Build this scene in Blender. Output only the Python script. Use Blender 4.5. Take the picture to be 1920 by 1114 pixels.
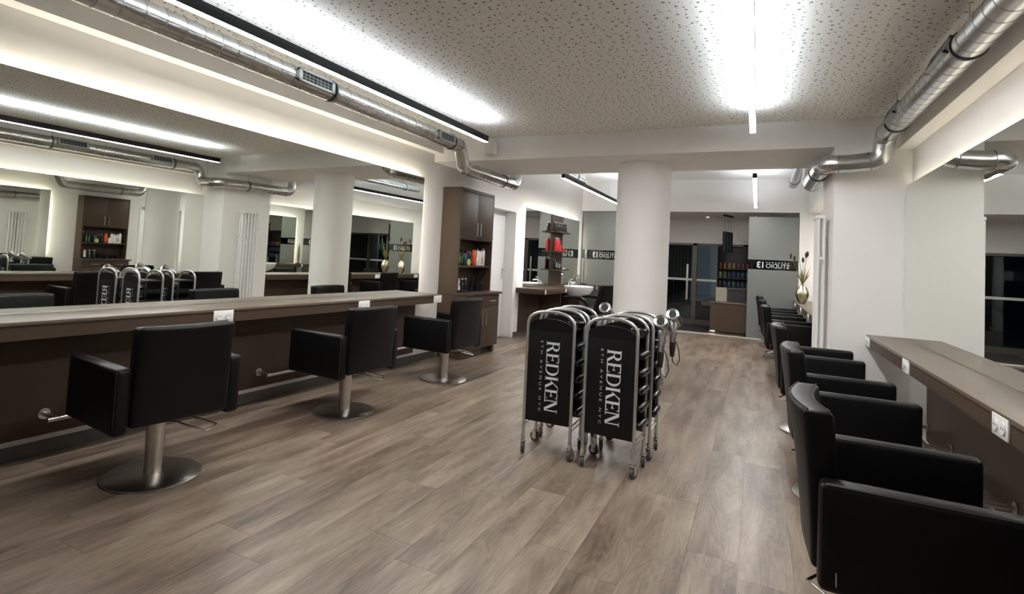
import bpy, bmesh, math, random
from mathutils import Vector, Matrix
random.seed(7)
for o in list(bpy.data.objects): bpy.data.objects.remove(o, do_unlink=True)
SC = bpy.context.scene
COL = SC.collection
PI = math.pi

# ------------------------------------------------------------------ camera
F_PX, PPX, PPY = 1018.0, 913.0, 435.94
YAW, PITCH, ROLL, CAM_H = .4649, -.0455, -.0519, 1.27
cy, sy, cp, sp, cr, sr = math.cos(YAW), math.sin(YAW), math.cos(PITCH), math.sin(PITCH), math.cos(ROLL), math.sin(ROLL)
fwd = Vector((-sy*cp, cy*cp, -sp)); right = Vector((cy, sy, 0)); down = fwd.cross(right)
r2 = cr*right + sr*down; d2 = -sr*right + cr*down
cam = bpy.data.objects.new('camera', bpy.data.cameras.new('camera'))
COL.objects.link(cam)
cam.matrix_world = Matrix(((r2.x, -d2.x, -fwd.x, 0), (r2.y, -d2.y, -fwd.y, 0), (r2.z, -d2.z, -fwd.z, CAM_H), (0, 0, 0, 1)))
cam.data.sensor_width = 36.0; cam.data.lens = F_PX/1920*36
cam.data.shift_x = (960-PPX)/1920; cam.data.shift_y = (PPY-557)/1920
cam.data.clip_start = .05; cam.data.clip_end = 200
SC.camera = cam

# ------------------------------------------------------------------ world, exposure, light levels
w = bpy.data.worlds.new('night'); SC.world = w; w.use_nodes = True
w.node_tree.nodes['Background'].inputs[0].default_value = (.010, .014, .022, 1)
w.node_tree.nodes['Background'].inputs[1].default_value = 1.0
vs = SC.view_settings
vs.view_transform = 'Standard'; vs.look = 'None'; vs.gamma = 1.0; vs.use_curve_mapping = False
vs.exposure = 1.92
E_DOWN, E_UP, E_BACK, E_BACK_R = 28.0, 18.5, 8.5, 3.2      # lamp diffuser below, lamp slot above, strips behind the mirrors

# ------------------------------------------------------------------ materials
MATS = {}
def nt(name):
    m = bpy.data.materials.new(name); m.use_nodes = True
    return m, m.node_tree, m.node_tree.nodes['Principled BSDF']
def mat(name, col, rough=.5, metal=0.0, noise=0.0, nscale=8.0, bump=0.0, coat=0.0, spec=None, stretch=(1, 1, 1), aniso=0.0):
    m, t, b = nt(name)
    b.inputs['Base Color'].default_value = (*col, 1); b.inputs['Roughness'].default_value = rough
    b.inputs['Metallic'].default_value = metal; b.inputs['Coat Weight'].default_value = coat
    b.inputs['Anisotropic'].default_value = aniso
    if spec is not None: b.inputs['Specular IOR Level'].default_value = spec
    tc = t.nodes.new('ShaderNodeTexCoord'); mp = t.nodes.new('ShaderNodeMapping'); mp.inputs['Scale'].default_value = stretch
    t.links.new(tc.outputs['Object'], mp.inputs['Vector'])
    nz = t.nodes.new('ShaderNodeTexNoise'); nz.inputs['Scale'].default_value = nscale; nz.inputs['Detail'].default_value = 5
    t.links.new(mp.outputs['Vector'], nz.inputs['Vector'])
    if noise:
        mx = t.nodes.new('ShaderNodeMix'); mx.data_type = 'RGBA'
        mx.inputs[6].default_value = (*[c*(1-noise) for c in col], 1); mx.inputs[7].default_value = (*[min(1, c*(1+noise)) for c in col], 1)
        t.links.new(nz.outputs['Fac'], mx.inputs[0]); t.links.new(mx.outputs[2], b.inputs['Base Color'])
    if bump:
        bp = t.nodes.new('ShaderNodeBump'); bp.inputs['Strength'].default_value = bump; bp.inputs['Distance'].default_value = .002
        t.links.new(nz.outputs['Fac'], bp.inputs['Height']); t.links.new(bp.outputs['Normal'], b.inputs['Normal'])
    MATS[name] = m
    return m
def emit(name, col, s, base=(.8, .8, .8)):
    m, t, b = nt(name)
    b.inputs['Base Color'].default_value = (*base, 1); b.inputs['Emission Color'].default_value = (*col, 1)
    b.inputs['Emission Strength'].default_value = s
    MATS[name] = m
mat('wall_paint', (.82, .80, .772), .85, noise=.02, nscale=3, bump=.05)
mat('white_paint', (.82, .81, .79), .45)
mat('white_gloss', (.85, .85, .84), .22)
mat('laminate', (.072, .049, .033), .45, noise=.05, nscale=14, bump=.04, spec=.25)  # darkened to put the under-counter shade into the colour; worktops keep the lighter tone
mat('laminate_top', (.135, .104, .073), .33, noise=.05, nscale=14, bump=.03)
mat('laminate_edge', (.080, .058, .043), .45)
mat('skirting', (.10, .088, .080), .55, noise=.10, nscale=6, stretch=(1, .2, 1))
mat('leather', (.0040, .0040, .0045), .40, noise=.12, nscale=90, bump=.2, spec=.24)
mat('leather_seam', (.016, .016, .017), .5)
mat('steel', (.58, .55, .51), .29, 1.0, noise=.05, nscale=30, stretch=(1, 1, 6))
mat('chrome', (.82, .82, .82), .07, 1.0)
mat('duct_metal', (.60, .61, .60), .26, 1.0, noise=.04, nscale=5, stretch=(1, .35, 1))
mat('duct_seam', (.34, .35, .35), .40, 1.0)
mat('rubber', (.012, .012, .012), .6)
mat('black_plastic', (.010, .010, .011), .32)
mat('black_gloss', (.007, .007, .008), .2)
mat('black_metal', (.007, .007, .008), .45, spec=.3)
mat('panel_black', (.005, .005, .0055), .45, spec=.3)
mat('silver_tube', (.56, .56, .56), .33, .75)
mat('silver_shell', (.66, .66, .67), .2, .9)
mat('wheel_grey', (.075, .08, .078), .5)
mat('print_white', (.80, .84, .90), .5)
mat('white_plastic', (.80, .79, .76), .3)
mat('socket_shadow', (.45, .44, .42), .4)
mat('grille_grey', (.33, .35, .345), .45, .3)
mat('grille_dark', (.012, .018, .022), .7)
mat('ceramic', (.82, .83, .83), .12, coat=.4)
mat('brass_vase', (.66, .58, .44), .30, 1.0, noise=.15, nscale=40)
mat('dried_green', (.20, .17, .045), .8, noise=.3, nscale=60)
mat('dried_stem', (.30, .25, .13), .8)
mat('dried_dark', (.035, .028, .018), .9)
mat('driftwood', (.22, .165, .115), .65, noise=.3, nscale=25, stretch=(1, 1, .2))
mat('red_pack', (.55, .020, .022), .3)
mat('orange_pack', (.78, .095, .018), .35)
mat('white_pack', (.78, .77, .74), .35)
mat('green_print', (.15, .42, .06), .5)
mat('lime_pack', (.45, .50, .12), .4)
mat('blue_pack', (.03, .10, .20), .35)
mat('pink_pack', (.45, .05, .16), .35)
mat('teal_pack', (.05, .25, .34), .35)
mat('yellow_pack', (.55, .42, .12), .4)
mat('stone', (.36, .31, .24), .7, noise=.2, nscale=35)
mat('dark_slate', (.030, .028, .028), .6, noise=.2, nscale=25)
mat('mat_dark', (.020, .018, .017), .95, noise=.2, nscale=120)
mat('frame_metal', (.115, .100, .085), .4, .6)
mat('night_facade', (.022, .025, .03), .9, noise=.25, nscale=2)
mat('asphalt', (.02, .02, .022), .9)
mat('letter_frost', (.56, .60, .57), .5)
mat('film', (.175, .185, .17), .40, noise=.03, nscale=2)
mat('gold_inner', (.75, .38, .12), .35, 1.0)
for n_, c_ in (('red', (.17, .012, .012)), ('orange', (.2, .04, .012)), ('yellow', (.17, .13, .04)), ('pink', (.14, .02, .05)), ('dark blue', (.012, .035, .07)), ('lime', (.10, .12, .03)), ('green', (.04, .11, .02)), ('teal', (.02, .085, .11)), ('black', (.01, .01, .01))): mat('retail_'+n_, c_, .35)  # darker copies of the pack colours; the reception's lack of light is painted in
emit('led_down', (1.0, .965, .955), E_DOWN)
emit('led_up', (.82, .91, 1.0), E_UP)
emit('led_back', (1.0, .925, .78), E_BACK)
emit('led_back_soft', (1.0, .90, .70), E_BACK_R)
emit('spot', (1.0, .95, .86), 1.6)
emit('warm_led', (1.0, .85, .55), 3.0)
emit('lit_window', (.55, .68, .85), .016, (.3, .3, .3))
emit('lit_sign', (.65, .8, 1.0), .07, (.3, .3, .3))

def mirror_mat():
    m, t, b = nt('mirror_glass')
    b.inputs['Base Color'].default_value = (.87, .895, .845, 1); b.inputs['Metallic'].default_value = 1; b.inputs['Roughness'].default_value = 0.0
    MATS['mirror_glass'] = m
mirror_mat()
def glass_mat():
    m = bpy.data.materials.new('clear_glass'); m.use_nodes = True; t = m.node_tree; t.nodes.clear()
    o = t.nodes.new('ShaderNodeOutputMaterial'); g = t.nodes.new('ShaderNodeBsdfGlossy'); g.inputs['Roughness'].default_value = .02
    g.inputs['Color'].default_value = (.8, .85, .85, 1)
    tr = t.nodes.new('ShaderNodeBsdfTransparent'); tr.inputs['Color'].default_value = (.72, .78, .77, 1)
    fr = t.nodes.new('ShaderNodeFresnel'); fr.inputs['IOR'].default_value = 1.5
    mx = t.nodes.new('ShaderNodeMixShader')
    t.links.new(fr.outputs[0], mx.inputs[0]); t.links.new(tr.outputs[0], mx.inputs[1]); t.links.new(g.outputs[0], mx.inputs[2]); t.links.new(mx.outputs[0], o.inputs[0])
    MATS['clear_glass'] = m
glass_mat()
def wood_floor():
    m, t, b = nt('floor_wood'); N = t.nodes.new; L = t.links.new
    tc = N('ShaderNodeTexCoord'); oi = N('ShaderNodeObjectInfo')
    ml = N('ShaderNodeMath'); ml.operation = 'MULTIPLY'; ml.inputs[1].default_value = 37.0; L(oi.outputs['Random'], ml.inputs[0])
    cmb = N('ShaderNodeCombineXYZ'); L(ml.outputs[0], cmb.inputs[0]); L(ml.outputs[0], cmb.inputs[1]); L(ml.outputs[0], cmb.inputs[2])
    ad = N('ShaderNodeVectorMath'); ad.operation = 'ADD'; L(tc.outputs['Object'], ad.inputs[0]); L(cmb.outputs[0], ad.inputs[1])
    mp = N('ShaderNodeMapping'); mp.inputs['Scale'].default_value = (5.5, .85, 1); L(ad.outputs[0], mp.inputs['Vector'])
    n1 = N('ShaderNodeTexNoise'); n1.inputs['Scale'].default_value = 1.5; n1.inputs['Detail'].default_value = 4; n1.inputs['Distortion'].default_value = .6; L(mp.outputs[0], n1.inputs['Vector'])
    # growth rings: noise field wrapped by a sine gives closed cathedral figures
    wv = N('ShaderNodeMath'); wv.operation = 'MULTIPLY'; wv.inputs[1].default_value = 75.0; L(n1.outputs['Fac'], wv.inputs[0])
    sn = N('ShaderNodeMath'); sn.operation = 'SINE'; L(wv.outputs[0], sn.inputs[0])
    mp2 = N('ShaderNodeMapping'); mp2.inputs['Scale'].default_value = (60, 2.2, 1); L(ad.outputs[0], mp2.inputs['Vector'])
    n2 = N('ShaderNodeTexNoise'); n2.inputs['Scale'].default_value = 1.6; n2.inputs['Detail'].default_value = 6; L(mp2.outputs[0], n2.inputs['Vector'])
    mp3 = N('ShaderNodeMapping'); mp3.inputs['Scale'].default_value = (7, 1.1, 1); L(ad.outputs[0], mp3.inputs['Vector'])
    n3 = N('ShaderNodeTexNoise'); n3.inputs['Scale'].default_value = 1.3; n3.inputs['Detail'].default_value = 3; L(mp3.outputs[0], n3.inputs['Vector'])
    def mth(op, a, bv):
        q = N('ShaderNodeMath'); q.operation = op
        for i, s in enumerate((a, bv)):
            if isinstance(s, (int, float)): q.inputs[i].default_value = s
            else: L(s, q.inputs[i])
        return q.outputs[0]
    v = mth('ADD', mth('MULTIPLY', sn.outputs[0], .06), mth('MULTIPLY', n2.outputs['Fac'], .30))
    v = mth('ADD', v, mth('MULTIPLY', n3.outputs['Fac'], 1.25))
    v = mth('ADD', v, mth('MULTIPLY', oi.outputs['Random'], .16))
    v = mth('SUBTRACT', v, .36)
    rp = N('ShaderNodeValToRGB'); L(v, rp.inputs[0])
    e = rp.color_ramp.elements
    e[0].position = .20; e[0].color = (.095, .065, .045, 1)
    e[1].position = .86; e[1].color = (.330, .262, .200, 1)
    k = e.new(.42); k.color = (.172, .128, .093, 1)
    k = e.new(.62); k.color = (.245, .190, .143, 1)
    L(rp.outputs[0], b.inputs['Base Color'])
    rr = N('ShaderNodeMapRange'); L(n2.outputs['Fac'], rr.inputs[0]); rr.inputs[3].default_value = .30; rr.inputs[4].default_value = .46
    L(rr.outputs[0], b.inputs['Roughness'])
    bp = N('ShaderNodeBump'); bp.inputs['Strength'].default_value = .12; bp.inputs['Distance'].default_value = .002
    L(n2.outputs['Fac'], bp.inputs['Height']); L(bp.outputs[0], b.inputs['Normal'])
    MATS['floor_wood'] = m
wood_floor()
def ceiling_mat():
    m, t, b = nt('acoustic_board'); N = t.nodes.new; L = t.links.new
    b.inputs['Roughness'].default_value = .9
    tc = N('ShaderNodeTexCoord')
    def dots(scale, base, var, off):
        mp = N('ShaderNodeMapping'); mp.inputs['Location'].default_value = (off, off*.7, 0); L(tc.outputs['Object'], mp.inputs['Vector'])
        vo = N('ShaderNodeTexVoronoi'); vo.voronoi_dimensions = '2D'; vo.inputs['Scale'].default_value = scale; vo.inputs['Randomness'].default_value = .75
        L(mp.outputs[0], vo.inputs['Vector'])
        sx = N('ShaderNodeSeparateColor'); L(vo.outputs['Color'], sx.inputs[0])
        r = N('ShaderNodeMath'); r.operation = 'MULTIPLY_ADD'; r.inputs[1].default_value = var; r.inputs[2].default_value = base; L(sx.outputs[0], r.inputs[0])
        lt = N('ShaderNodeMath'); lt.operation = 'LESS_THAN'; L(vo.outputs['Distance'], lt.inputs[0]); L(r.outputs[0], lt.inputs[1])
        return lt.outputs[0]
    a = dots(17.0, .085, .065, 0.0); c = dots(27.0, .045, .05, 3.3)
    mxx = N('ShaderNodeMath'); mxx.operation = 'MAXIMUM'; L(a, mxx.inputs[0]); L(c, mxx.inputs[1])
    mx = N('ShaderNodeMix'); mx.data_type = 'RGBA'; mx.inputs[6].default_value = (.87, .845, .79, 1); mx.inputs[7].default_value = (.22, .205, .185, 1)
    L(mxx.outputs[0], mx.inputs[0]); L(mx.outputs[2], b.inputs['Base Color'])
    MATS['acoustic_board'] = m
ceiling_mat()

# ------------------------------------------------------------------ mesh helpers
class MB:
    def __init__(s): s.bm = bmesh.new()
    def _merge(s, b, M=None):
        if M is not None: bmesh.ops.transform(b, matrix=M, verts=b.verts)
        me = bpy.data.meshes.new('t'); b.to_mesh(me); b.free(); s.bm.from_mesh(me); bpy.data.meshes.remove(me)
        return s
    def box(s, x0, x1, y0, y1, z0, z1, bev=0.0, seg=2, M=None):
        b = bmesh.new(); bmesh.ops.create_cube(b, size=1)
        bmesh.ops.transform(b, matrix=Matrix.Translation(((x0+x1)/2, (y0+y1)/2, (z0+z1)/2)) @ Matrix.Diagonal((abs(x1-x0), abs(y1-y0), abs(z1-z0), 1)), verts=b.verts)
        if bev: bmesh.ops.bevel(b, geom=b.edges[:], offset=bev, segments=seg, affect='EDGES', profile=.5)
        return s._merge(b, M)
    def cyl(s, p0, p1, r0, r1=None, seg=24, caps=True):
        p0, p1 = Vector(p0), Vector(p1); r1 = r0 if r1 is None else r1
        return s.sweep([p0, p1], [r0, r1], seg, caps)
    def sweep(s, pts, rad, seg=16, caps=True, closed=False):
        pts = [Vector(p) for p in pts]; n = len(pts)
        if not isinstance(rad, (list, tuple)): rad = [rad]*n
        tang = []
        for i in range(n):
            a = pts[(i-1) % n] if closed else pts[max(0, i-1)]; c = pts[(i+1) % n] if closed else pts[min(n-1, i+1)]
            d = (c-a)
            if d.length < 1e-9: d = tang[-1] if tang else Vector((0, 0, 1))
            tang.append(d.normalized())
        up = Vector((0, 0, 1)) if abs(tang[0].z) < .9 else Vector((1, 0, 0))
        nrm = (up - tang[0]*up.dot(tang[0])).normalized(); rings = []
        for i in range(n):
            nrm = (nrm - tang[i]*nrm.dot(tang[i])); nrm = nrm.normalized() if nrm.length > 1e-6 else tang[i].orthogonal().normalized()
            bi = tang[i].cross(nrm)
            rings.append([s.bm.verts.new(pts[i] + (nrm*math.cos(2*PI*k/seg) + bi*math.sin(2*PI*k/seg))*rad[i]) for k in range(seg)])
        m = n if closed else n-1
        for i in range(m):
            A, Bq = rings[i], rings[(i+1) % n]
            for k in range(seg): s.bm.faces.new((A[k], A[(k+1) % seg], Bq[(k+1) % seg], Bq[k]))
        if caps and not closed:
            s.bm.faces.new(list(reversed(rings[0]))); s.bm.faces.new(rings[-1])
        return s
    def lathe(s, prof, seg=32, c=(0, 0, 0), sx=1, sy=1):
        rings = []
        for (r, z) in prof:
            if r < 1e-6: rings.append([s.bm.verts.new((c[0], c[1], c[2]+z))])
            else: rings.append([s.bm.verts.new((c[0]+r*sx*math.cos(2*PI*k/seg), c[1]+r*sy*math.sin(2*PI*k/seg), c[2]+z)) for k in range(seg)])
        for A, Bq in zip(rings[:-1], rings[1:]):
            for k in range(seg):
                k2 = (k+1) % seg
                if len(A) == 1 and len(Bq) == 1: continue
                if len(A) == 1: s.bm.faces.new((A[0], Bq[k2], Bq[k]))
                elif len(Bq) == 1: s.bm.faces.new((A[k], A[k2], Bq[0]))
                else: s.bm.faces.new((A[k], A[k2], Bq[k2], Bq[k]))
        for R, rev in ((rings[0], True), (rings[-1], False)):
            if len(R) > 1: s.bm.faces.new(list(reversed(R)) if rev else R)
        return s
    def prism(s, poly, t0, t1, ax='y', M=None):
        # poly: list of 2-D points; ax: extrusion axis
        b = bmesh.new()
        def P(p, t):
            return {'y': (p[0], t, p[1]), 'x': (t, p[0], p[1]), 'z': (p[0], p[1], t)}[ax]
        A = [b.verts.new(P(p, t0)) for p in poly]; Bv = [b.verts.new(P(p, t1)) for p in poly]; n = len(poly)
        b.faces.new(A); b.faces.new(list(reversed(Bv)))
        for i in range(n): b.faces.new((A[i], Bv[i], Bv[(i+1) % n], A[(i+1) % n]))
        bmesh.ops.recalc_face_normals(b, faces=b.faces[:])
        return s._merge(b, M)
    def grid(s, fn, nu, nv, thick):
        # closed slab from a parametric front surface fn(u,v)->(point, normal)
        F = [[None]*(nv+1) for _ in range(nu+1)]; K = [[None]*(nv+1) for _ in range(nu+1)]
        for i in range(nu+1):
            for j in range(nv+1):
                p, n = fn(i/nu, j/nv); F[i][j] = s.bm.verts.new(p); K[i][j] = s.bm.verts.new(Vector(p)-Vector(n)*thick)
        f = s.bm.faces.new
        for i in range(nu):
            for j in range(nv):
                f((F[i][j], F[i+1][j], F[i+1][j+1], F[i][j+1])); f((K[i][j], K[i][j+1], K[i+1][j+1], K[i+1][j]))
        for i in range(nu):
            f((F[i][0], K[i][0], K[i+1][0], F[i+1][0])); f((F[i][nv], F[i+1][nv], K[i+1][nv], K[i][nv]))
        for j in range(nv):
            f((F[0][j], F[0][j+1], K[0][j+1], K[0][j])); f((F[nu][j], K[nu][j], K[nu][j+1], F[nu][j+1]))
        return s
    def mesh(s, name, sharp=38):
        bmesh.ops.recalc_face_normals(s.bm, faces=s.bm.faces[:])
        for f in s.bm.faces: f.smooth = True
        a = math.radians(sharp)
        for e in s.bm.edges:
            if len(e.link_faces) == 2 and e.calc_face_angle(0) > a: e.smooth = False
        me = bpy.data.meshes.new(name); s.bm.to_mesh(me); s.bm.free(); return me
    def build(s, name, m, parent=None, loc=(0, 0, 0), rot=(0, 0, 0)):
        return obj(name, s.mesh(name), m, parent, loc, rot)
def obj(name, me, m, parent=None, loc=(0, 0, 0), rot=(0, 0, 0)):
    o = bpy.data.objects.new(name, me); COL.objects.link(o)
    if m is not None:
        me.materials.clear(); me.materials.append(MATS[m])
    o.parent = parent; o.location = loc; o.rotation_euler = rot
    return o
def tag(o, label=None, cat=None, group=None, kind=None):
    if label: o['label'] = label
    if cat: o['category'] = cat
    if group: o['group'] = group
    if kind: o['kind'] = kind
    return o
def thing(name, label, cat, loc=(0, 0, 0), rz=0.0, group=None):
    o = bpy.data.objects.new(name, None); COL.objects.link(o); o.empty_display_size = .1
    o.location = loc; o.rotation_euler = (0, 0, rz)
    return tag(o, label, cat, group)
def struct(o, label=None): return tag(o, label, None, None, 'structure')
def dup(root, loc, rz=None, label=None, group=None):
    r = root.copy(); COL.objects.link(r); r.location = loc
    if rz is not None: r.rotation_euler = (0, 0, rz)
    if label: r['label'] = label
    if group: r['group'] = group
    for ch in list(root.children):
        c = ch.copy(); COL.objects.link(c); c.parent = r
        for g in ch.children:
            d = g.copy(); COL.objects.link(d); d.parent = c
    return r
def text_mesh(name, body, size, depth=.0006, spacing=1.0, align='LEFT', bold=0.0):
    cu = bpy.data.curves.new(name, 'FONT'); cu.body = body; cu.size = size; cu.extrude = depth; cu.space_character = spacing
    cu.align_x = align; cu.offset = bold; cu.resolution_u = 4
    o = bpy.data.objects.new(name, cu); COL.objects.link(o)
    dg = bpy.context.evaluated_depsgraph_get(); me = bpy.data.meshes.new_from_object(o.evaluated_get(dg))
    bpy.data.objects.remove(o, do_unlink=True); me.name = name
    return me

# the cabinet-side wall runs at a slight angle to the rest of the room
TH = .025; X0, Y0 = -3.656, 3.2
def LX(off, y): return X0 + TH*(y-Y0) + off
RL = -TH
def lbox(mb, o0, o1, y0, y1, z0, z1, bev=0.0):
    """box along the angled wall, in world coordinates"""
    M = Matrix.Translation((X0, Y0, 0)) @ Matrix.Rotation(RL, 4, 'Z')
    return mb.box(o0, o1, y0-Y0, y1-Y0, z0, z1, bev, M=M)

# ------------------------------------------------------------------ room shell
ZC, ZB, ZF = 2.66, 2.405, 3.02          # ceiling, beam underside, far ceiling
YB0, YB1, YF = 5.63, 6.72, 11.45        # beam front, beam back, far wall
XR, XRF, YBACK = 1.139, .95, -2.6       # pillar-side wall, same wall behind the pillar, wall behind the camera
fl = struct(MB().box(-4.2, 2.0, YBACK, 13.1, -.12, -.006).build('floor', 'skirting'), 'wood plank floor of the salon')
PW, PL = .212, 1.52
pm = MB().box(-PW/2+.0005, PW/2-.0005, -PL/2+.0006, PL/2-.0006, -.006, 0).mesh('plank'); pm.materials.append(MATS['floor_wood'])
ox = -3.86; k = 0
for i in range(25):
    off = (i*.61 + (i % 3)*.37) % PL
    for j in range(12):
        y = -2.35 + off + (j+.5)*PL - PL
        if y-PL/2 > 13.1 or y+PL/2 < -.9: continue
        if y+PL/2 > 13.1: continue
        p = bpy.data.objects.new('plank', pm); COL.objects.link(p); p.parent = fl; p.location = (ox+(i+.5)*PW, y, 0)
        if (i*7+j*3) % 2: p.rotation_euler = (0, 0, PI)
        k += 1
struct(MB().box(-4.2, 2.0, YBACK, YB1, ZC, ZC+.1).build('ceiling', 'acoustic_board'), 'perforated acoustic ceiling over the front of the salon')
struct(MB().box(-4.2, 2.0, YB1-.05, YF, ZF, ZF+.1).build('ceiling', 'wall_paint'), 'plain white raised ceiling behind the beam')
mb = MB(); lbox(mb, -.2, 0, YBACK, 7.10, 0, ZF); lbox(mb, -.2, 0, 7.10, 8.10, 2.04, ZF); lbox(mb, -.2, 0, 8.10, 13.1, 0, ZF)
lbox(mb, -.24, -.2, 7.0, 8.2, 0, 2.2)
struct(mb.build('wall_left', 'wall_paint'), 'white wall carrying the long mirror and the tall cabinet')
struct(MB().box(XR, XR+.2, YBACK, YB1-.2, 0, ZF).build('wall_right', 'wall_paint'), 'white wall carrying the mirror beside the radiator pillar')
struct(MB().box(XRF, XRF+.3, YB1-.2, YF, 0, ZF).build('wall_right', 'wall_paint'), 'white wall behind the vase counter')
struct(MB().box(-4.2, 2.0, YBACK-.2, YBACK, 0, ZC).build('wall_back', 'wall_paint'), 'white wall behind the camera')
struct(MB().box(-3.75, XR+.1, YB0, YB1, ZB, ZF).build('trim_1', 'wall_paint'), 'wide white ceiling beam crossing the room above the round column')
mb = MB(); lbox(mb, -.02, .12, YBACK, YB0, 2.505, ZC+.02)
struct(mb.build('trim_2', 'wall_paint'), 'white downstand beam above the long mirror')
struct(MB().box(1.03, XR+.02, YBACK, YB0, 2.36, ZC+.02).build('trim_3', 'wall_paint'), 'white downstand beam above the pillar side mirror')
struct(MB().box(.80, XRF+.02, YB1, YF, 2.36, ZF+.02).build('trim_4', 'wall_paint'), 'white downstand beam above the vase counter')
struct(MB().box(.585, XR+.05, YB0, 6.52, 0, ZB).build('wall_pillar', 'wall_paint'), 'square white pillar carrying the radiator')
# far wall: header over the glass partition and the short wall beside the frosted panel
struct(MB().box(-3.75, XRF+.1, YF, YF+.22, 2.385, ZF).build('wall_far', 'wall_paint'), 'white header wall above the frosted glass panels')
struct(MB().box(.665, XRF+.1, YF, YF+.22, 0, 2.385).build('wall_far', 'wall_paint'), 'narrow strip of white wall behind the vase')
# column with steel foot ring
c = thing('column', 'round white column standing under the ceiling beam', 'column', (-1.18, 6.26, 0)); c['kind'] = 'structure'
MB().cyl((0, 0, 0), (0, 0, ZB), .292, seg=64).build('shaft', 'wall_paint', c)
MB().lathe([(.292, 0), (.300, 0), (.300, .085), (.292, .087)], 64).build('foot_ring', 'steel', c)
# skirtings
mb = MB(); lbox(mb, 0, .014, YBACK, 5.86, 0, .078); struct(mb.build('baseboard_left', 'skirting'), 'dark skirting under the long counter')
mb = MB(); lbox(mb, 0, .014, 8.16, YF, 0, .078); struct(mb.build('baseboard_left', 'skirting'), 'dark skirting under the wash basin unit')
struct(MB().box(XR-.014, XR, YBACK, YB0, 0, .078).build('baseboard_right', 'skirting'), 'dark skirting below the pillar side counter')
struct(MB().box(.585, XR-.014, YB0-.014, YB0, 0, .078).build('baseboard_pillar', 'skirting'), 'dark skirting along the front of the pillar')
struct(MB().box(-2.4, .66, YF-.03, YF+.015, 0, .010).build('trim_5', 'white_plastic'), 'thin metal strip in the floor below the glass partition')

# door in the cabinet-side wall
d = thing('door_1', 'white flush door in a deep white reveal beside the tall cabinet', 'door', (LX(-.19, 7.6), 7.6, 0), RL); d['kind'] = 'structure'
MB().box(-.02, .02, -.48, .46, .005, 2.02, .003).build('leaf', 'white_gloss', d)
fr = MB().box(-.01, .20, .46, .50, 0, 2.04).box(-.01, .20, -.50, -.46, 0, 2.04).box(-.01, .20, -.5, .5, 2.02, 2.04).build('frame', 'white_paint', d)
h = MB().box(.02, .026, .385, .425, .93, 1.10, .003).build('handle_plate', 'chrome', d)
MB().sweep([(.02, .405, 1.06), (.065, .405, 1.06), (.072, .395, 1.06), (.072, .28, 1.06)], .011, 10).build('lever', 'chrome', h)
MB().cyl((.02, -.02, 1.56), (.024, -.02, 1.56), .04, seg=28).build('round_sign', 'dark_slate', d)

# ------------------------------------------------------------------ mirrors with light strips behind
def mirror(name, label, loc, rz, length, z0, z1, ends=(True, True), glow='led_back', x=.046, s0=.07):
    """local: y along the wall, +x away from it; wall surface at x=0"""
    t = thing(name, label, 'mirror', (loc[0], loc[1], z0), rz)
    h = z1-z0
    MB().box(x-.006, x, 0, length, 0, h).build('glass', 'mirror_glass', t)
    MB().box(.008, x-.006, .07, length-.07, .05, h-.07).build('backing', 'white_paint', t)
    MB().box(.020, .036, s0, length-.07, h-.068, h-.060).build('light_strip', glow, t)
    if ends[0]: MB().box(.020, .036, .060, .068, .05, h-.08).build('light_strip', glow, t)
    if ends[1]: MB().box(.020, .036, length-.068, length-.060, .05, h-.08).build('light_strip', glow, t)
    return t
mirror('wall_mirror', 'very long backlit mirror standing on the counter beside the tall cabinet', (LX(0, .9), .9), RL, 4.46, .822, 2.17, (False, True), x=.056, s0=.35)
mr = mirror('wall_mirror', 'long backlit mirror on the counter ending at the radiator pillar', (XR, 5.625), PI, 4.9, .782, 2.05, (False, False), 'led_back_soft', s0=.12)
mirror('wall_mirror', 'backlit mirror behind the counter with the brass vase', (XRF, 11.05), PI, 4.35, .775, 2.03, (True, True), 'led_back_soft')
# ------------------------------------------------------------------ counters
def socket(label, loc, rz, group):
    t = thing('double_socket', label, 'socket', loc, rz, group)
    MB().box(0, .009, -.077, .077, -.041, .041, .003).build('plate', 'white_plastic', t)
    for s in (-1, 1):
        a = MB().lathe([(.0, .0), (.021, .0), (.0225, .004), (.0225, .0055), (.0, .0055)], 24).build('insert', 'white_gloss', t, (.0075, s*.036, 0), (0, PI/2, 0))
        for q in (-1, 1): MB().cyl((0, q*.0095, .0045), (0, q*.0095, .0062), .0032, seg=10).build('contact_hole', 'dark_slate', a)
    return t
def counter(name, label, loc, rz, length, zt, depth, panel, z_panel=.114):
    t = thing(name, label, 'counter', (loc[0], loc[1], 0), rz)
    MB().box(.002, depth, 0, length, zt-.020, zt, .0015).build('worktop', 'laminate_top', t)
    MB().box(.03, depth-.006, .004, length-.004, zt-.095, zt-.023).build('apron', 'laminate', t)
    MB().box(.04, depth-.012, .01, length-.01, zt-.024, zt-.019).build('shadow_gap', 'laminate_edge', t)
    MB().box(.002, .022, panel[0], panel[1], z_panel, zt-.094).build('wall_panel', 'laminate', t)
    return t
counter('wall_counter', 'long brown counter below the mirror beside the tall cabinet', (LX(0, -1.2), -1.2), RL, 6.57, .820, .375, (0, 6.57))
counter('wall_counter', 'brown counter under the mirror that ends at the radiator pillar', (XR, 5.63), PI, 6.2, .780, .30, (.62, 6.2))
counter('wall_counter', 'short brown counter behind the pillar carrying the brass vase', (XRF, 11.45), PI, 4.9, .775, .36, (0, 4.9))
for y, lb in ((2.58, 'white double socket on the long counter edge farthest from the tall cabinet'), (4.04, 'white double socket in the middle of the long counter edge'), (5.285, 'white double socket on the long counter end beside the tall cabinet')):
    socket(lb, (LX(.369, y), y, .768), RL, 'sockets on the long counter')
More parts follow.
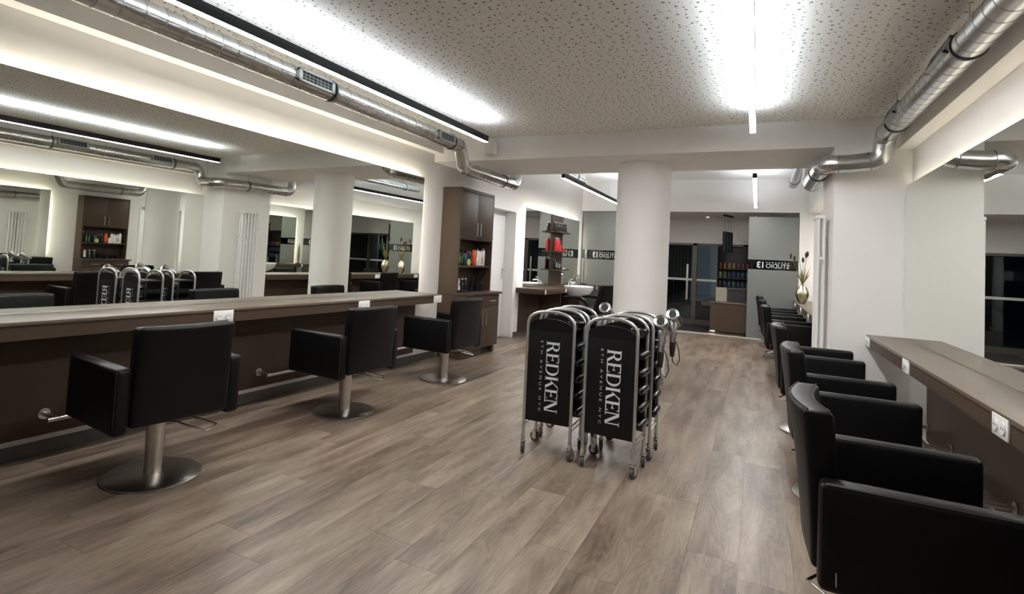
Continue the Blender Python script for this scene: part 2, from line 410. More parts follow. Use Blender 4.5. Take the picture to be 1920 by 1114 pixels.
for y, lb in ((2.76, 'white double socket on the pillar side counter edge farthest from the pillar'), (4.24, 'white double socket on the pillar side counter edge, middle one'), (5.55, 'white double socket on the pillar side counter edge touching the pillar')):
    socket(lb, (XR-.294, y, .728), PI, 'sockets on the pillar side counter')
for y, lb in ((10.85, 'white double socket on the vase counter edge at the frosted panel end'), (9.45, 'white double socket on the vase counter edge, middle one'), (8.1, 'white double socket on the vase counter edge nearest the radiator')):
    socket(lb, (XRF-.354, y, .722), PI, 'sockets on the vase counter')
# foot bars
def foot_bar(label, loc, rz, ln, out):
    t = thing('foot_rest', label, 'foot rest', loc, rz, 'foot rests below the counters')
    MB().sweep([(out, -.02, 0), (out, ln+.02, 0)], .0125, 14).build('bar', 'steel', t)
    for y in (.03, ln-.03):
        MB().cyl((0, y, 0), (out, y, 0), .0125, seg=14).build('stub', 'steel', t)
        MB().cyl((0, y, 0), (.006, y, 0), .031, seg=24).build('wall_plate', 'steel', t)
    return t
for y, lb in ((1.70, 'steel foot bar on the long counter panel farthest from the tall cabinet'), (3.18, 'steel foot bar on the middle of the long counter panel'), (4.66, 'steel foot bar on the long counter panel nearest the tall cabinet')):
    foot_bar(lb, (LX(.022, y), y, .235), RL, .62, .155)
for y, lb in ((2.6, 'steel foot bar on the pillar side panel farthest from the pillar'), (4.05, 'steel foot bar on the pillar side panel, middle one'), (5.0, 'steel foot bar on the pillar side panel nearest the pillar')):
    foot_bar(lb, (XR-.022, y, .215), PI, .6, .15)

# ------------------------------------------------------------------ tall cabinet
CW = .89
t = thing('tall_cabinet', 'tall brown laminate cabinet with open shelves above a deeper base unit', 'cabinet', (LX(.004, 5.86), 5.86, 0), RL)
UD, LD = .275, .42
MB().box(0, UD, 0, .022, .81, 2.13).build('side_panel', 'laminate', t)
MB().box(0, UD, CW-.022, CW, .81, 2.13).build('side_panel', 'laminate', t)
MB().box(0, UD, .022, CW-.022, 2.095, 2.13).build('top_panel', 'laminate', t)
MB().box(0, .012, .022, CW-.022, .81, 2.095).build('back_panel', 'laminate', t)
MB().box(.012, UD-.012, .022, CW-.022, 1.478, 1.496).build('shelf', 'laminate', t)
MB().box(.012, UD-.012, .022, CW-.022, 1.128, 1.150).build('shelf', 'laminate', t)
for a, b_, hy in ((.024, CW/2-.0015, CW/2-.045), (CW/2+.0015, CW-.024, CW/2+.045)):
    dr = MB().box(UD-.018, UD, a, b_, 1.482, 2.090, .0012).build('door', 'laminate', t)
    MB().sweep([(UD, hy, 1.535), (UD+.03, hy, 1.535), (UD+.03, hy, 1.705), (UD, hy, 1.705)], .0055, 10).build('handle', 'steel', dr)
MB().box(0, LD-.018, 0, CW, .10, .785).build('base_body', 'laminate', t)
MB().box(0, LD+.03, -.005, CW+.03, .785, .812, .0015).build('base_top', 'laminate', t)
for a, b_, hy in ((.003, CW/2-.0015, CW/2-.05), (CW/2+.0015, CW-.003, CW/2+.05)):
    dr = MB().box(LD-.018, LD, a, b_, .628, .778, .0012).build('drawer', 'laminate', t)
    m_ = (a+b_)/2
    MB().sweep([(LD, m_-.08, .70), (LD+.028, m_-.08, .70), (LD+.028, m_+.08, .70), (LD, m_+.08, .70)], .0055, 10).build('handle', 'steel', dr)
    dr = MB().box(LD-.018, LD, a, b_, .103, .624, .0012).build('door', 'laminate', t)
    MB().sweep([(LD, hy, .40), (LD+.028, hy, .40), (LD+.028, hy, .565), (LD, hy, .565)], .0055, 10).build('handle', 'steel', dr)
MB().box(.05, LD-.045, .01, CW*.60, 0, .10).box(.05, LD-.045, CW*.93, CW-.01, 0, .10).box(.05, LD-.09, CW*.60, CW*.93, 0, .10).build('plinth', 'laminate', t)
MB().box(LD-.09, LD-.086, CW*.60, CW*.93, .004, .098).build('vent_opening', 'rubber', t)

# goods on the cabinet shelves
def bottle(name, label, cat, loc, m, cap, r=.024, h=.16, neck=.010, group=None, mark=None, rz=0, kind='round'):
    t = thing(name, label, cat, loc, rz, group)
    if kind == 'round': MB().lathe([(0, 0), (r*.96, 0), (r, .006), (r, h*.72), (r*.9, h*.78), (neck, h*.86), (neck, h*.88)], 20).build('body', m, t)
    elif kind == 'tube': MB().lathe([(r*.75, .03), (r*.85, .035), (r, h*.6), (r*.55, h)], 18, sy=1.0).build('body', m, t)
    else: MB().box(-r*.8, r*.8, -r, r, 0, h*.88, .004).build('body', m, t)
    if kind == 'tube': MB().lathe([(r*.7, 0), (r*.75, .002), (r*.75, .032), (r*.6, .034)], 18).build('cap', cap, t)
    elif kind == 'round': MB().lathe([(neck*1.3, h*.87), (neck*1.35, h*.99), (neck*.9, h), (0, h)], 16).build('cap', cap, t)
    else: MB().box(-r*.4, r*.4, -r*.5, r*.5, h*.88, h, .003).build('cap', cap, t)
    if mark: MB().box(r*.99, r*1.01+.001, -r*.35, r*.35, h*.15, h*.60).build('printed_label', mark, t)
    return t
SG = 'styling products on the upper shelf of the tall cabinet'
def shelf_pos(y, x=.20): return (LX(.004+x, 5.86+y), 5.86+y, 1.1502)
items = [(.06, 'black_gloss', 'steel', .018, .23, None, 'slim dark spray bottle with steel cap at the shelf end'),
         (.115, 'black_plastic', 'black_gloss', .024, .20, 'green_print', 'black bottle with green lettering, first of two on the cabinet shelf'),
         (.170, 'black_plastic', 'black_gloss', .024, .195, 'green_print', 'black bottle with green lettering, second of two on the cabinet shelf'),
         (.225, 'black_gloss', 'black_plastic', .024, .19, None, 'plain glossy black bottle beside the green lettered bottles'),
         (.285, 'blue_pack', 'black_gloss', .024, .185, None, 'dark blue bottle behind the round lime tin'),
         (.345, 'black_plastic', 'red_pack', .024, .19, None, 'black bottle with small red cap on the cabinet shelf'),
         (.405, 'black_gloss', 'steel', .023, .185, 'blue_pack', 'black bottle with a blue label beside the orange tube')]
for y, m, cp_, r, hh, mk, lb in items: bottle('product_bottle', lb, 'bottle', shelf_pos(y), m, cp_, r, hh, group=SG, mark=mk)
bottle('product_tube', 'bright orange tapered tube standing on its cap on the cabinet shelf', 'tube', shelf_pos(.48, .215), 'orange_pack', 'red_pack', .036, .205, group=SG, kind='tube')
bottle('product_bottle', 'short white flacon in front of the white boxes', 'bottle', shelf_pos(.545, .225), 'white_pack', 'white_plastic', .020, .12, group=SG, kind='flat')
for y, hh, lb in ((.60, .22, 'white bottle with dark pump tip beside the orange tube'), (.655, .20, 'white product box, flat topped, between the white bottles'), (.71, .20, 'white product box with red print near the shelf end'), (.765, .235, 'tallest white bottle at the end of the cabinet shelf')):
    bottle('product_bottle', lb, 'bottle', shelf_pos(y, .2), 'white_pack', 'white_plastic' if hh < .21 else 'grille_grey', .024, hh, group=SG, kind='flat', mark='red_pack' if y in (.71,) else None)
tt = thing('wax_tin', 'round lime green tin standing upright on the cabinet shelf', 'tin', shelf_pos(.29, .246), RL, SG)
MB().cyl((0, 0, .043), (.014, 0, .043), .043, seg=28).build('lid', 'lime_pack', tt)
MB().cyl((-.014, 0, .043), (0, 0, .043), .041, seg=28).build('tin_body', 'black_plastic', tt)
def clipper(label, loc, rz, m='black_plastic', group=None, lean=.12):
    t = thing('hair_clipper', label, 'clipper', loc, rz, group)
    MB().lathe([(0, 0), (.036, 0), (.038, .006), (.034, .022), (.024, .028), (0, .028)], 20).build('charging_stand', 'black_gloss', t)
    MB().sweep([(0, 0, .025), (-.004, 0, .07), (-.012, 0, .12), (-.012, 0, .155)], [.020, .021, .024, .021], 14).build('body', m, t)
    MB().box(-.030, .004, -.020, .020, .152, .178, .004).build('blade', 'steel', t)
    MB().box(.004, .0155, -.006, .006, .06, .12, .003).build('trim_strip', 'silver_shell', t)
    return t
CG = 'clippers on the base of the tall cabinet'
for i, y in enumerate((.10, .185, .27)):
    clipper(('white fronted', 'black', 'black')[i]+' hair clipper standing on a charger on the cabinet base, '+('end one', 'second from the end', 'third from the end')[i], (LX(.24, 5.86+y), 5.86+y, .8122), RL, 'white_plastic' if i == 0 else 'black_plastic', CG)
for i, (y, hh, lb) in enumerate(((.38, .20, 'tall black brush pot on the cabinet base'), (.48, .15, 'black jar between the brush pot and the black cups'))):
    t2 = thing('brush_pot', lb, 'pot', (LX(.20, 5.86+y), 5.86+y, .8122), RL)
    MB().lathe([(0, 0), (.036, 0), (.038, hh*.5), (.036, hh*.5+.002), (.032, hh*.5), (.03, .01), (0, .01)], 20).build('pot', 'black_gloss', t2)
    for q in range(3): MB().cyl((.008*(q-1), .01*(q-1), .02), (.02*(q-1), .03*(q-1), hh+.02*q), .006, .010, 10).build('brush', 'black_plastic', t2)
for i, y in enumerate((.60, .69)):
    t2 = thing('mixing_cup', ('black cup on the cabinet base next to the jar', 'black cup on the cabinet base at the door side')[i], 'cup', (LX(.22, 5.86+y), 5.86+y, .8122), RL)
    MB().lathe([(0, 0), (.03, 0), (.038, .075), (.035, .075), (.028, .006), (0, .006)], 20).build('cup_body', 'black_gloss', t2)
    MB().sweep([(.03, 0, .06), (.06, 0, .058), (.06, 0, .025), (.03, 0, .02)], .004, 8).build('handle', 'black_gloss', t2)

# ------------------------------------------------------------------ salon chairs
def make_chair():
    t = thing('salon_chair', 'x', 'chair')
    b = thing  # local +y = direction the sitter faces
    MB().lathe([(0, 0), (.232, 0), (.238, .003), (.238, .009), (.232, .013), (.10, .019), (.055, .021), (0, .021)], 56).build('base_plate', 'steel', t)
    cl = MB().lathe([(.044, .02), (.044, .15), (.042, .152), (.046, .152), (.046, .335), (.03, .34)], 32).build('pump_column', 'steel', t)
    MB().sweep([(-.055, .06, .298), (-.055, -.02, .302), (-.052, -.13, .302), (-.068, -.20, .285), (-.062, -.285, .262), (.052, -.295, .262), (.060, -.21, .285), (.052, -.13, .302), (.055, -.02, .302), (.055, .06, .298)], .0055, 10).build('pump_lever', 'chrome', cl, (0, 0, 0), (0, 0, math.radians(40)))
    MB().cyl((-.064, .055, .298), (.064, .055, .298), .011, seg=12).build('lever_pivot', 'chrome', cl, (0, 0, 0), (0, 0, math.radians(40)))
    MB().box(-.17, .17, -.2, .2, .335, .365, .004).build('seat_frame', 'black_metal', t)
    MB().box(-.243, .243, -.20, .30, .365, .50, .035, 3).build('seat', 'leather', t)
    def bk(u, v):
        x = (u-.5)*.49; zz = .352 + v*.488
        yc = -.172 - .030*(v**1.6) - .036*(1-(2*u-1)**2)*(.25+.75*v)
        return (x, yc, zz), (0, -1, -.06)
    m = MB().grid(lambda u, v: ((bk(u, v)[0][0], bk(u, v)[0][1], bk(u, v)[0][2]), (0, 1, 0)), 10, 10, .085)
    bmesh.ops.recalc_face_normals(m.bm, faces=m.bm.faces[:])
    ed = [e for e in m.bm.edges if e.calc_face_angle(0) > 1.0]
    bmesh.ops.bevel(m.bm, geom=ed, offset=.016, segments=3, affect='EDGES', profile=.5)
    bo = m.build('backrest', 'leather', t)
    # piping along the top edges of the backrest
    for off in (.0, -.085):
        pts = []
        for q in range(11):
            p = bk(q/10, 1)[0]; pts.append((p[0]*.965, p[1]+off+(.012 if off else -.012), p[2]+.0008))
        MB().sweep(pts, .0022, 6).build('piping', 'leather_seam', bo)
    for s in (-1, 1):
        a = MB().box(s*.247, s*.322, -.245, .300, .325, .645, .020, 3).build('armrest', 'leather', t)
        for e in (.253, .316):
            MB().sweep([(s*e, -.238, .34), (s*e, -.238, .628), (s*e, -.225, .639), (s*e, .280, .639), (s*e, .294, .626), (s*e, .294, .34)], .0022, 6).build('piping', 'leather_seam', a)
        if s > 0: MB().box(.320, .336, -.2012, -.2000, .355, .392).build('care_tag', 'white_plastic', a)
    return t
ch0 = make_chair()
chairs = [
 (-2.90, 1.90, PI/2-math.radians(7), 'black leather chair farthest from the tall cabinet at the long counter', 'chairs at the long counter'),
 (-2.89, 3.41, PI/2-math.radians(4), 'black leather chair, middle of three at the long counter', 'chairs at the long counter'),
 (-2.857, 4.865, PI/2-math.radians(3), 'black leather chair beside the tall cabinet at the long counter', 'chairs at the long counter'),
 (.43, 2.28, -PI/2, 'black leather chair farthest from the radiator pillar at the mirror beside it', 'chairs at the pillar side counter'),
 (.45, 3.73, -PI/2, 'black leather chair, middle of three before the pillar side mirror', 'chairs at the pillar side counter'),
 (.425, 5.16, -PI/2, 'black leather chair standing right in front of the radiator pillar', 'chairs at the pillar side counter'),
 (.36, 7.85, -PI/2, 'black leather chair at the vase counter nearest the radiator', 'chairs at the vase counter'),
 (.33, 9.25, -PI/2, 'black leather chair, middle of three at the vase counter', 'chairs at the vase counter'),
 (.30, 10.55, -PI/2, 'black leather chair at the vase counter next to the frosted panel', 'chairs at the vase counter')]
for i, (x, y, rz, lb, g) in enumerate(chairs):
    if i == 0:
        ch0.location = (x, y, 0); ch0.rotation_euler = (0, 0, rz); ch0['label'] = lb; ch0['group'] = g
    else: dup(ch0, (x, y, 0), rz, lb, g)

# ------------------------------------------------------------------ tool trolleys
def arc(cx, cz, r, a0, a1, n, w):
    """ring segment polygon in local letter space"""
    o = [(cx+r*math.cos(a0+(a1-a0)*i/n), cz+r*math.sin(a0+(a1-a0)*i/n)) for i in range(n+1)]
    return o
def letters(word, size):
    """serif capitals as lists of polygons; cap height = size"""
    S = size; st = .17*S; th = .062*S; sf = .05*S; polys = []; x = 0
    def R_(a, b, c_, d_): return [(a, b), (c_, b), (c_, d_), (a, d_)]
    def bowl(x0, y0, y1, wd, tk):
        cy_ = (y0+y1)/2; ry = (y1-y0)/2; n = 12; out = []; inn = []
        for i in range(n+1):
            a = -PI/2+PI*i/n
            out.append((x0+wd*math.cos(a), cy_+ry*math.sin(a))); inn.append((x0+(wd-tk)*math.cos(a), cy_+(ry-th)*math.sin(a)))
        return [[out[i], out[i+1], inn[i+1], inn[i]] for i in range(n)]
    def stem(x0): return [R_(x0+sf, 0, x0+sf+st, S), R_(x0, 0, x0+2*sf+st, th*.8), R_(x0, S-th*.8, x0+2*sf+st, S)]
    for c_ in word:
        p = []
        if c_ == 'R':
            p += stem(x); p += [R_(x+sf+st, S-th, x+.42*S, S), R_(x+sf+st, .47*S, x+.42*S, .47*S+th)]; p += bowl(x+.42*S, .47*S, S, .27*S, st)
            p += [[(x+.36*S, .48*S), (x+.36*S+st, .48*S), (x+.84*S, 0), (x+.84*S-st*1.3, 0)], R_(x+.66*S, 0, x+.92*S, th*.8)]; wd = .88*S
        elif c_ == 'E':
            p += stem(x); p += [R_(x+sf+st, 0, x+.68*S, th), R_(x+sf+st, S-th, x+.66*S, S), R_(x+sf+st, .5*S-th/2, x+.52*S, .5*S+th/2)]
            p += [R_(x+.68*S-th, 0, x+.68*S, .2*S), R_(x+.66*S-th, .82*S, x+.66*S, S), R_(x+.52*S-th, .40*S, x+.52*S, .60*S)]; wd = .74*S
        elif c_ == 'D':
            p += stem(x); p += [R_(x+sf+st, 0, x+.42*S, th), R_(x+sf+st, S-th, x+.42*S, S)]; p += bowl(x+.42*S, 0, S, .45*S, st); wd = .95*S
        elif c_ == 'K':
            p += stem(x); p += [[(x+.27*S, .42*S), (x+.27*S+th, .42*S), (x+.80*S, S), (x+.80*S-th*1.6, S)], [(x+.36*S, .56*S), (x+.36*S+st*.8, .62*S), (x+.88*S, 0), (x+.88*S-st*1.35, 0)]]
            p += [R_(x+.64*S, S-th*.8, x+.92*S, S), R_(x+.68*S, 0, x+.96*S, th*.8)]; wd = .92*S
        elif c_ == 'N':
            p += [R_(x+sf+.02*S, 0, x+sf+.02*S+th*1.15, S), R_(x+.78*S, 0, x+.78*S+th*1.15, S), [(x+sf, S), (x+sf+st*1.35, S), (x+.78*S+th, 0), (x+.78*S+th-st*1.2, 0)]]
            p += [R_(x-.02*S, 0, x+.24*S, th*.8), R_(x-.03*S, S-th*.8, x+.14*S, S), R_(x+.68*S, S-th*.8, x+.96*S, S)]; wd = .95*S
        polys += p; x += wd
    return polys, x
TW, TD = .318, .245
def make_trolley():
    t = thing('tool_trolley', 'x', 'trolley')
    def arch(y):
        pts = [(-TW/2, y, .10), (-TW/2, y, .5), (-TW/2, y, .845)]
        for i in range(1, 12):
            a = PI-PI*i/12; pts.append((TW/2*(abs(math.cos(a))**.80)*(1 if math.cos(a) > 0 else -1), y, .845+.088*math.sin(a)**.88))
        pts += [(TW/2, y, .845), (TW/2, y, .5), (TW/2, y, .10)]
        return pts
    for y in (-TD/2, TD/2):
        MB().sweep(arch(y), .0105, 12).build('arch_frame', 'silver_tube', t)
    for y, s in ((-TD/2, -1), (TD/2, 1)):
        poly = [(-TW/2+.012, .215), (TW/2-.012, .215), (TW/2-.012, .80)]
        for i in range(0, 11):
            a = PI*i/10; poly.append(((TW/2-.012)*math.cos(a), .838+.05*math.sin(a)))
        poly.append((-TW/2+.012, .80))
        p = MB().prism(poly, y-.004, y+.004).build('end_panel', 'panel_black', t)
        MB().box(-TW/2+.012, TW/2-.012, y+s*.0042, y+s*.0062, .215, .805, .0008).build('panel_sheet', 'panel_black', p)
        if s < 0:
            pl, ln = letters('REDKEN', .088); k_ = .455/ln
            m = MB()
            for q in pl:
                # reading direction runs down the panel, letter tops face +x
                m.prism([(-.022+yy, .742-xx*k_) for xx, yy in q], y-.0064-.0008, y-.0062)
            m.build('lettering', 'print_white', p)
            me = text_mesh('small_lettering', '5TH AVENUE NYC', .0225, .0004, 1.75, 'LEFT', -.0003)
            sm = obj('small_lettering', me, 'print_white', p, (-.062, y-.0067, .745), (PI/2, PI/2, 0))
            w_ = max(v.co.x for v in me.vertices); sm.scale = (.46/w_, 1, 1)
    for i, z in enumerate((.27, .375, .48, .585, .69)):
        tr = MB().box(-TW/2+.02, TW/2-.02, -TD/2+.010, TD/2-.010, z, z+.008).box(-TW/2+.02, -TW/2+.024, -TD/2+.01, TD/2-.01, z, z+.045).box(-TW/2+.02, TW/2-.02, -TD/2+.010, -TD/2+.013, z, z+.055).box(-TW/2+.02, TW/2-.02, TD/2-.013, TD/2-.010, z, z+.055).build('tray', 'black_plastic', t)
        MB().box(TW/2-.030, TW/2+.034, -TD/2+.030, TD/2-.030, z+.004, z+.050, .020, 4).build('tray_lip', 'black_gloss', tr)
    MB().box(-TW/2+.01, TW/2-.01, -TD/2+.008, TD/2-.008, .815, .835, .006).build('top_tray', 'black_plastic', t)
    MB().lathe([(0, 0), (.045, 0), (.060, .035), (.056, .035), (.04, .006), (0, .006)], 24, (TW/2-.02, 0, .836)).build('bowl', 'black_gloss', t)
    for x in (-TW/2, TW/2):
        for z in (.185, .215): MB().cyl((x, -TD/2, z), (x, TD/2, z), .005, seg=8).build('side_bar', 'silver_tube', t)
    for n_, (x, y) in enumerate(((-1, -1), (1, -1), (-1, 1), (1, 1))):
        px, py = x*TW/2, y*TD/2; a = (.3, -.2, 1.2, .15)[n_]
        cst = MB().cyl((0, 0, .072), (0, 0, .112), .0135, seg=14).cyl((0, 0, .070), (0, 0, .082), .019, seg=16).build('caster', 'chrome', t, (px, py, 0), (0, 0, a))
        MB().box(-.016, -.013, -.014, .020, .022, .074, .001).box(.013, .016, -.014, .020, .022, .074, .001).box(-.016, .016, -.014, .014, .070, .074).build('fork', 'chrome', cst)
        MB().cyl((-.0105, .008, .034), (.0105, .008, .034), .034, seg=26).build('wheel', 'wheel_grey', cst)
        MB().cyl((-.012, .008, .034), (.012, .008, .034), .018, seg=18).build('hub', 'grille_grey', cst)
    return t
tr0 = make_trolley()
TG = 'parked trolleys'
spec = [(-1.203, 3.525, math.radians(1), 'black trolley with readable lettered panel, on the cabinet side of the parked group'),
        (-.785, 3.49, math.radians(-3.5), 'black trolley with readable lettered panel, on the pillar side of the parked group'),
        (-1.215, 3.885, math.radians(2), 'black trolley parked behind another one on the cabinet side'),
        (-.765, 3.865, math.radians(-1), 'black trolley parked behind another one on the pillar side')]
for i, (x, y, rz, lb) in enumerate(spec):
    if i == 0: tr0.location = (x, y, 0); tr0.rotation_euler = (0, 0, rz); tr0['label'] = lb; tr0['group'] = TG
    else: dup(tr0, (x, y, 0), rz, lb, TG)
def dryer(label, loc, rz):
    """held nose up in a wire holder clipped to the trolley; origin at the handle's lower end"""
    t = thing('hair_dryer', label, 'hair dryer', loc, rz, 'hair dryers hung on the trolleys')
    MB().sweep([(0, 0, 0), (0, .003, .06), (0, .012, .125), (0, .03, .175)], [.018, .021, .0225, .024], 18).build('handle', 'silver_shell', t)
    MB().lathe([(.012, -.065), (.017, -.03), (.0195, .0), (.0195, .03), (.0, .03)], 18).build('handle_grip', 'rubber', t)
    M = Matrix.Translation((0, .02, .195)) @ Matrix.Rotation(math.radians(62), 4, 'X')
    b = MB(); b.lathe([(.012, .050), (.024, .052), (.040, .058), (.043, .050), (.036, -.01), (.039, -.06), (.036, -.09), (.02, -.095), (.012, -.095)], 28)
    bmesh.ops.transform(b.bm, matrix=M, verts=b.bm.verts); bar = b.build('barrel', 'silver_shell', t)
    b = MB(); b.lathe([(0, .030), (.024, .030), (.0245, .053), (.0, .053)], 24); bmesh.ops.transform(b.bm, matrix=M, verts=b.bm.verts); b.build('nozzle_opening', 'rubber', bar)
    b = MB(); b.lathe([(.0, -.100), (.03, -.098), (.034, -.092), (.0, -.092)], 24); bmesh.ops.transform(b.bm, matrix=M, verts=b.bm.verts); b.build('rear_grille', 'rubber', bar)
    MB().sweep([(0, 0, -.06), (.004, 0, -.10), (.03, .01, -.125), (.045, .02, -.08), (.035, .03, -.02), (.01, .05, .03), (-.03, .08, .06)], .0035, 8).build('cord', 'rubber', t)
    MB().sweep([(-.055, .03, .10), (-.03, .02, .10), (-.028, -.022, .10), (.02, -.028, .10), (.03, .0, .10), (.028, .02, .10), (-.03, .035, .10)], .0022, 8).build('wire_holder', 'chrome', t)
    return t
dryer('silver hair dryer hung on the lettered trolley of the pillar side', (-.520, 3.50, .715), math.radians(-8))
dryer('silver hair dryer hung on the rear trolley of the pillar side', (-.500, 3.86, .735), math.radians(-6))
dryer('silver hair dryer hung on the rear trolley of the cabinet side', (-.968, 3.895, .735), math.radians(-4))

# ------------------------------------------------------------------ pendant LED profiles
def led(label, x0, y0, x1, y1, z, ztop, group='suspended light bars', up=True):
    a, b = Vector((x0, y0, 0)), Vector((x1, y1, 0)); ln = (b-a).length; rz = math.atan2(b.y-a.y, b.x-a.x)-PI/2
    t = thing('light_bar', label, 'lamp', (x0, y0, z), rz, group)
    W, H = .048, .062
    MB().box(-W/2, -W/2+.003, 0, ln, 0, H).box(W/2-.003, W/2, 0, ln, 0, H).box(-W/2, W/2, 0, .003, 0, H).box(-W/2, W/2, ln-.003, ln, 0, H).box(-W/2, W/2, 0, ln, H*.45, H*.55).build('housing', 'black_metal', t)
    MB().box(-W/2+.003, W/2-.003, .003, ln-.003, -.001, .004).build('diffuser', 'led_down', t)
    if up: MB().box(-W/2+.006, W/2-.006, .06, ln-.06, H-.012, H-.006).build('upper_diffuser', 'led_up', t)
    n_ = max(2, int(ln/1.2))
    for i in range(n_+1):
        y = .12+(ln-.24)*i/n_
        MB().cyl((0, y, H-.006), (0, y, H+.012), .006, .002, 8).build('wire_grip', 'chrome', t)
        MB().cyl((0, y, H), (0, y, ztop-z-.003), .0009, seg=6).build('suspension_wire', 'chrome', t)
    return t
led('black light bar under the perforated ceiling beside the long duct', -2.60, 1.45, -2.51, 4.885, 2.44, ZC)
led('black light bar under the perforated ceiling above the trolleys', -.068, 1.45, -.068, 5.07, 2.44, ZC)
led('black light bar behind the beam on the wash basin side', -2.45, 7.15, -2.44, 11.1, 2.42, ZF)
led('black light bar behind the beam on the vase side', -.065, 7.45, -.066, 11.0, 2.42, ZF)

# ------------------------------------------------------------------ ventilation ducts
RD = .076
def seamed(t, p0, p1, r, pitch=.115):
    p0, p1 = Vector(p0), Vector(p1); ln = (p1-p0).length; d = (p1-p0)/ln
    o = MB().cyl(p0, p1, r, seg=40).build('pipe', 'duct_metal', t)
    m = MB(); q = pitch*.5
    while q < ln-.02:
        m.cyl(p0+d*(q-.0022), p0+d*(q+.0022), r+.0012, seg=40); q += pitch
    tag(m.build('seam_rings', 'duct_seam', o), kind='stuff')
    return o
def fillet(P, rad, n=10):
    P = [Vector(p) for p in P]; out = [P[0]]
    for a, b, c in zip(P[:-2], P[1:-1], P[2:]):
        u, v = (a-b).normalized(), (c-b).normalized(); ang = u.angle(v); tl = rad/math.tan(ang/2)
        s, e = b+u*tl, b+v*tl; ctr = b+(u+v).normalized()*(rad/math.sin(ang/2))
        q0, q1 = (s-ctr), (e-ctr); ax = q0.cross(q1).normalized(); tot = q0.angle(q1)
        out += [ctr+Matrix.Rotation(tot*i/n, 3, ax) @ q0 for i in range(n+1)]
    out.append(P[-1]); return out
def elbow(t, P, rad, collars=True):
    pts = fillet(P, rad); o = MB().sweep(pts, RD, 32).build('elbow', 'duct_metal', t)
    for a, b in ((pts[1], pts[2]), (pts[-2], pts[-3])):
        dd = (b-a).normalized()
        MB().cyl(a-dd*.004, a+dd*.004, RD+.0035, seg=32).build('collar_ring', 'duct_seam', o)
    return o
def clamp(t, p, d, ztop):
    p, d = Vector(p), Vector(d).normalized()
    o = MB().cyl(p-d*.011, p+d*.011, RD+.006, seg=36).build('clamp', 'rubber', t)
    MB().cyl(p-d*.004, p+d*.004, RD+.0075, seg=36).build('clamp_band', 'duct_seam', o)
    if ztop: MB().cyl((p.x, p.y, p.z+RD), (p.x, p.y, ztop), .004, seg=8).build('hanger_rod', 'steel', o)
def vent(t, p, ln, ang):
    """grille on a duct running along y; ang = direction of the grille seen in the x-z plane"""
    M = Matrix.Translation(p) @ Matrix.Rotation(-ang, 4, 'Y')
    fr_ = MB(); hw = .046; a = RD*.80; b_ = RD+.010
    fr_.box(a, b_, -ln/2, ln/2, -hw, -hw+.014, M=M); fr_.box(a, b_, -ln/2, ln/2, hw-.014, hw, M=M)
    fr_.box(a, b_, -ln/2, -ln/2+.03, -hw, hw, M=M); fr_.box(a, b_, ln/2-.03, ln/2, -hw, hw, M=M)
    g = fr_.build('vent_grille', 'grille_grey', t)
    MB().box(a, RD+.001, -ln/2+.01, ln/2-.01, -hw+.01, hw-.01, M=M).build('vent_opening', 'grille_dark', g)
    for i in range(2):
        z = -hw+.014+(2*hw-.028)*(i+1)/3
        MB().box(RD+.002, RD+.0055, -ln/2+.03, ln/2-.03, z-.0015, z+.0015, M=M).build('slat', 'grille_grey', g)
    n_ = int((ln-.06)/.035)
    for i in range(1, n_):
        y = -ln/2+.03+(ln-.06)*i/n_
        MB().box(RD+.001, RD+.004, y-.0016, y+.0016, -hw+.014, hw-.014, M=M).build('slat', 'grille_grey', g)
XD = -3.0
t = thing('ventilation_duct', 'long galvanized spiral duct running beside the long mirror, dipping under the beam', 'duct', (XD, 0, 2.49))
g = lambda p: (p[0]-XD, p[1], p[2]-2.49)
seamed(t, g((XD-.03, -2.5, 2.49)), g((XD, 5.02, 2.49)), RD)
elbow(t, [g((XD, 4.98, 2.49)), g((XD, 5.20, 2.49)), g((XD-.02, 5.33, 2.275)), g((XD-.02, 5.60, 2.275))], .10)
seamed(t, g((XD-.02, 5.56, 2.275)), g((XD-.02, 6.66, 2.275)), RD, .10)
elbow(t, [g((XD-.02, 6.62, 2.275)), g((XD-.02, 6.84, 2.275)), g((XD-.02, 6.84, 2.79)), g((XD-.02, 7.10, 2.79))], .12)
seamed(t, g((XD-.02, 7.06, 2.79)), g((XD+.05, 9.75, 2.79)), RD)
for p, zt in (((XD-.005, 1.3, 2.49), ZC), ((XD, 3.15, 2.49), ZC), ((XD, 4.99, 2.49), ZC), ((XD-.02, 6.40, 2.275), ZB), ((XD+.04, 9.30, 2.79), ZF), ((XD, 7.7, 2.79), ZF)): clamp(t, g(p), (0, 1, 0), zt-2.49)
for y, z, l in ((2.93, 2.49, .36), (4.80, 2.49, .32), (9.48, 2.79, .3), (1.05, 2.49, .36)): vent(t, g((XD, y, z)), l, math.radians(2))
XE = .905
t = thing('ventilation_duct', 'galvanized spiral duct beside the pillar side mirror, bending around the pillar top', 'duct', (XE, 0, 2.445))
g = lambda p: (p[0]-XE, p[1], p[2]-2.445)
seamed(t, g((XE, -2.5, 2.445)), g((XE, 5.02, 2.445)), RD)
elbow(t, [g((XE, 4.98, 2.445)), g((XE, 5.38, 2.445)), g((XE-.01, 5.42, 2.24)), g((.66, 5.44, 2.22))], .098)
MB().sweep([g((.70, 5.44, 2.2215)), g((.60, 5.44, 2.22))], RD, 32).build('pipe', 'duct_metal', t)
elbow(t, [g((.64, 5.44, 2.22)), g((.49, 5.45, 2.22)), g((.49, 5.82, 2.23))], .11)
seamed(t, g((.49, 5.78, 2.23)), g((.49, 6.72, 2.24)), RD, .10)
elbow(t, [g((.49, 6.68, 2.24)), g((.49, 6.88, 2.24)), g((.49, 6.88, 2.79)), g((.49, 7.15, 2.79))], .12)
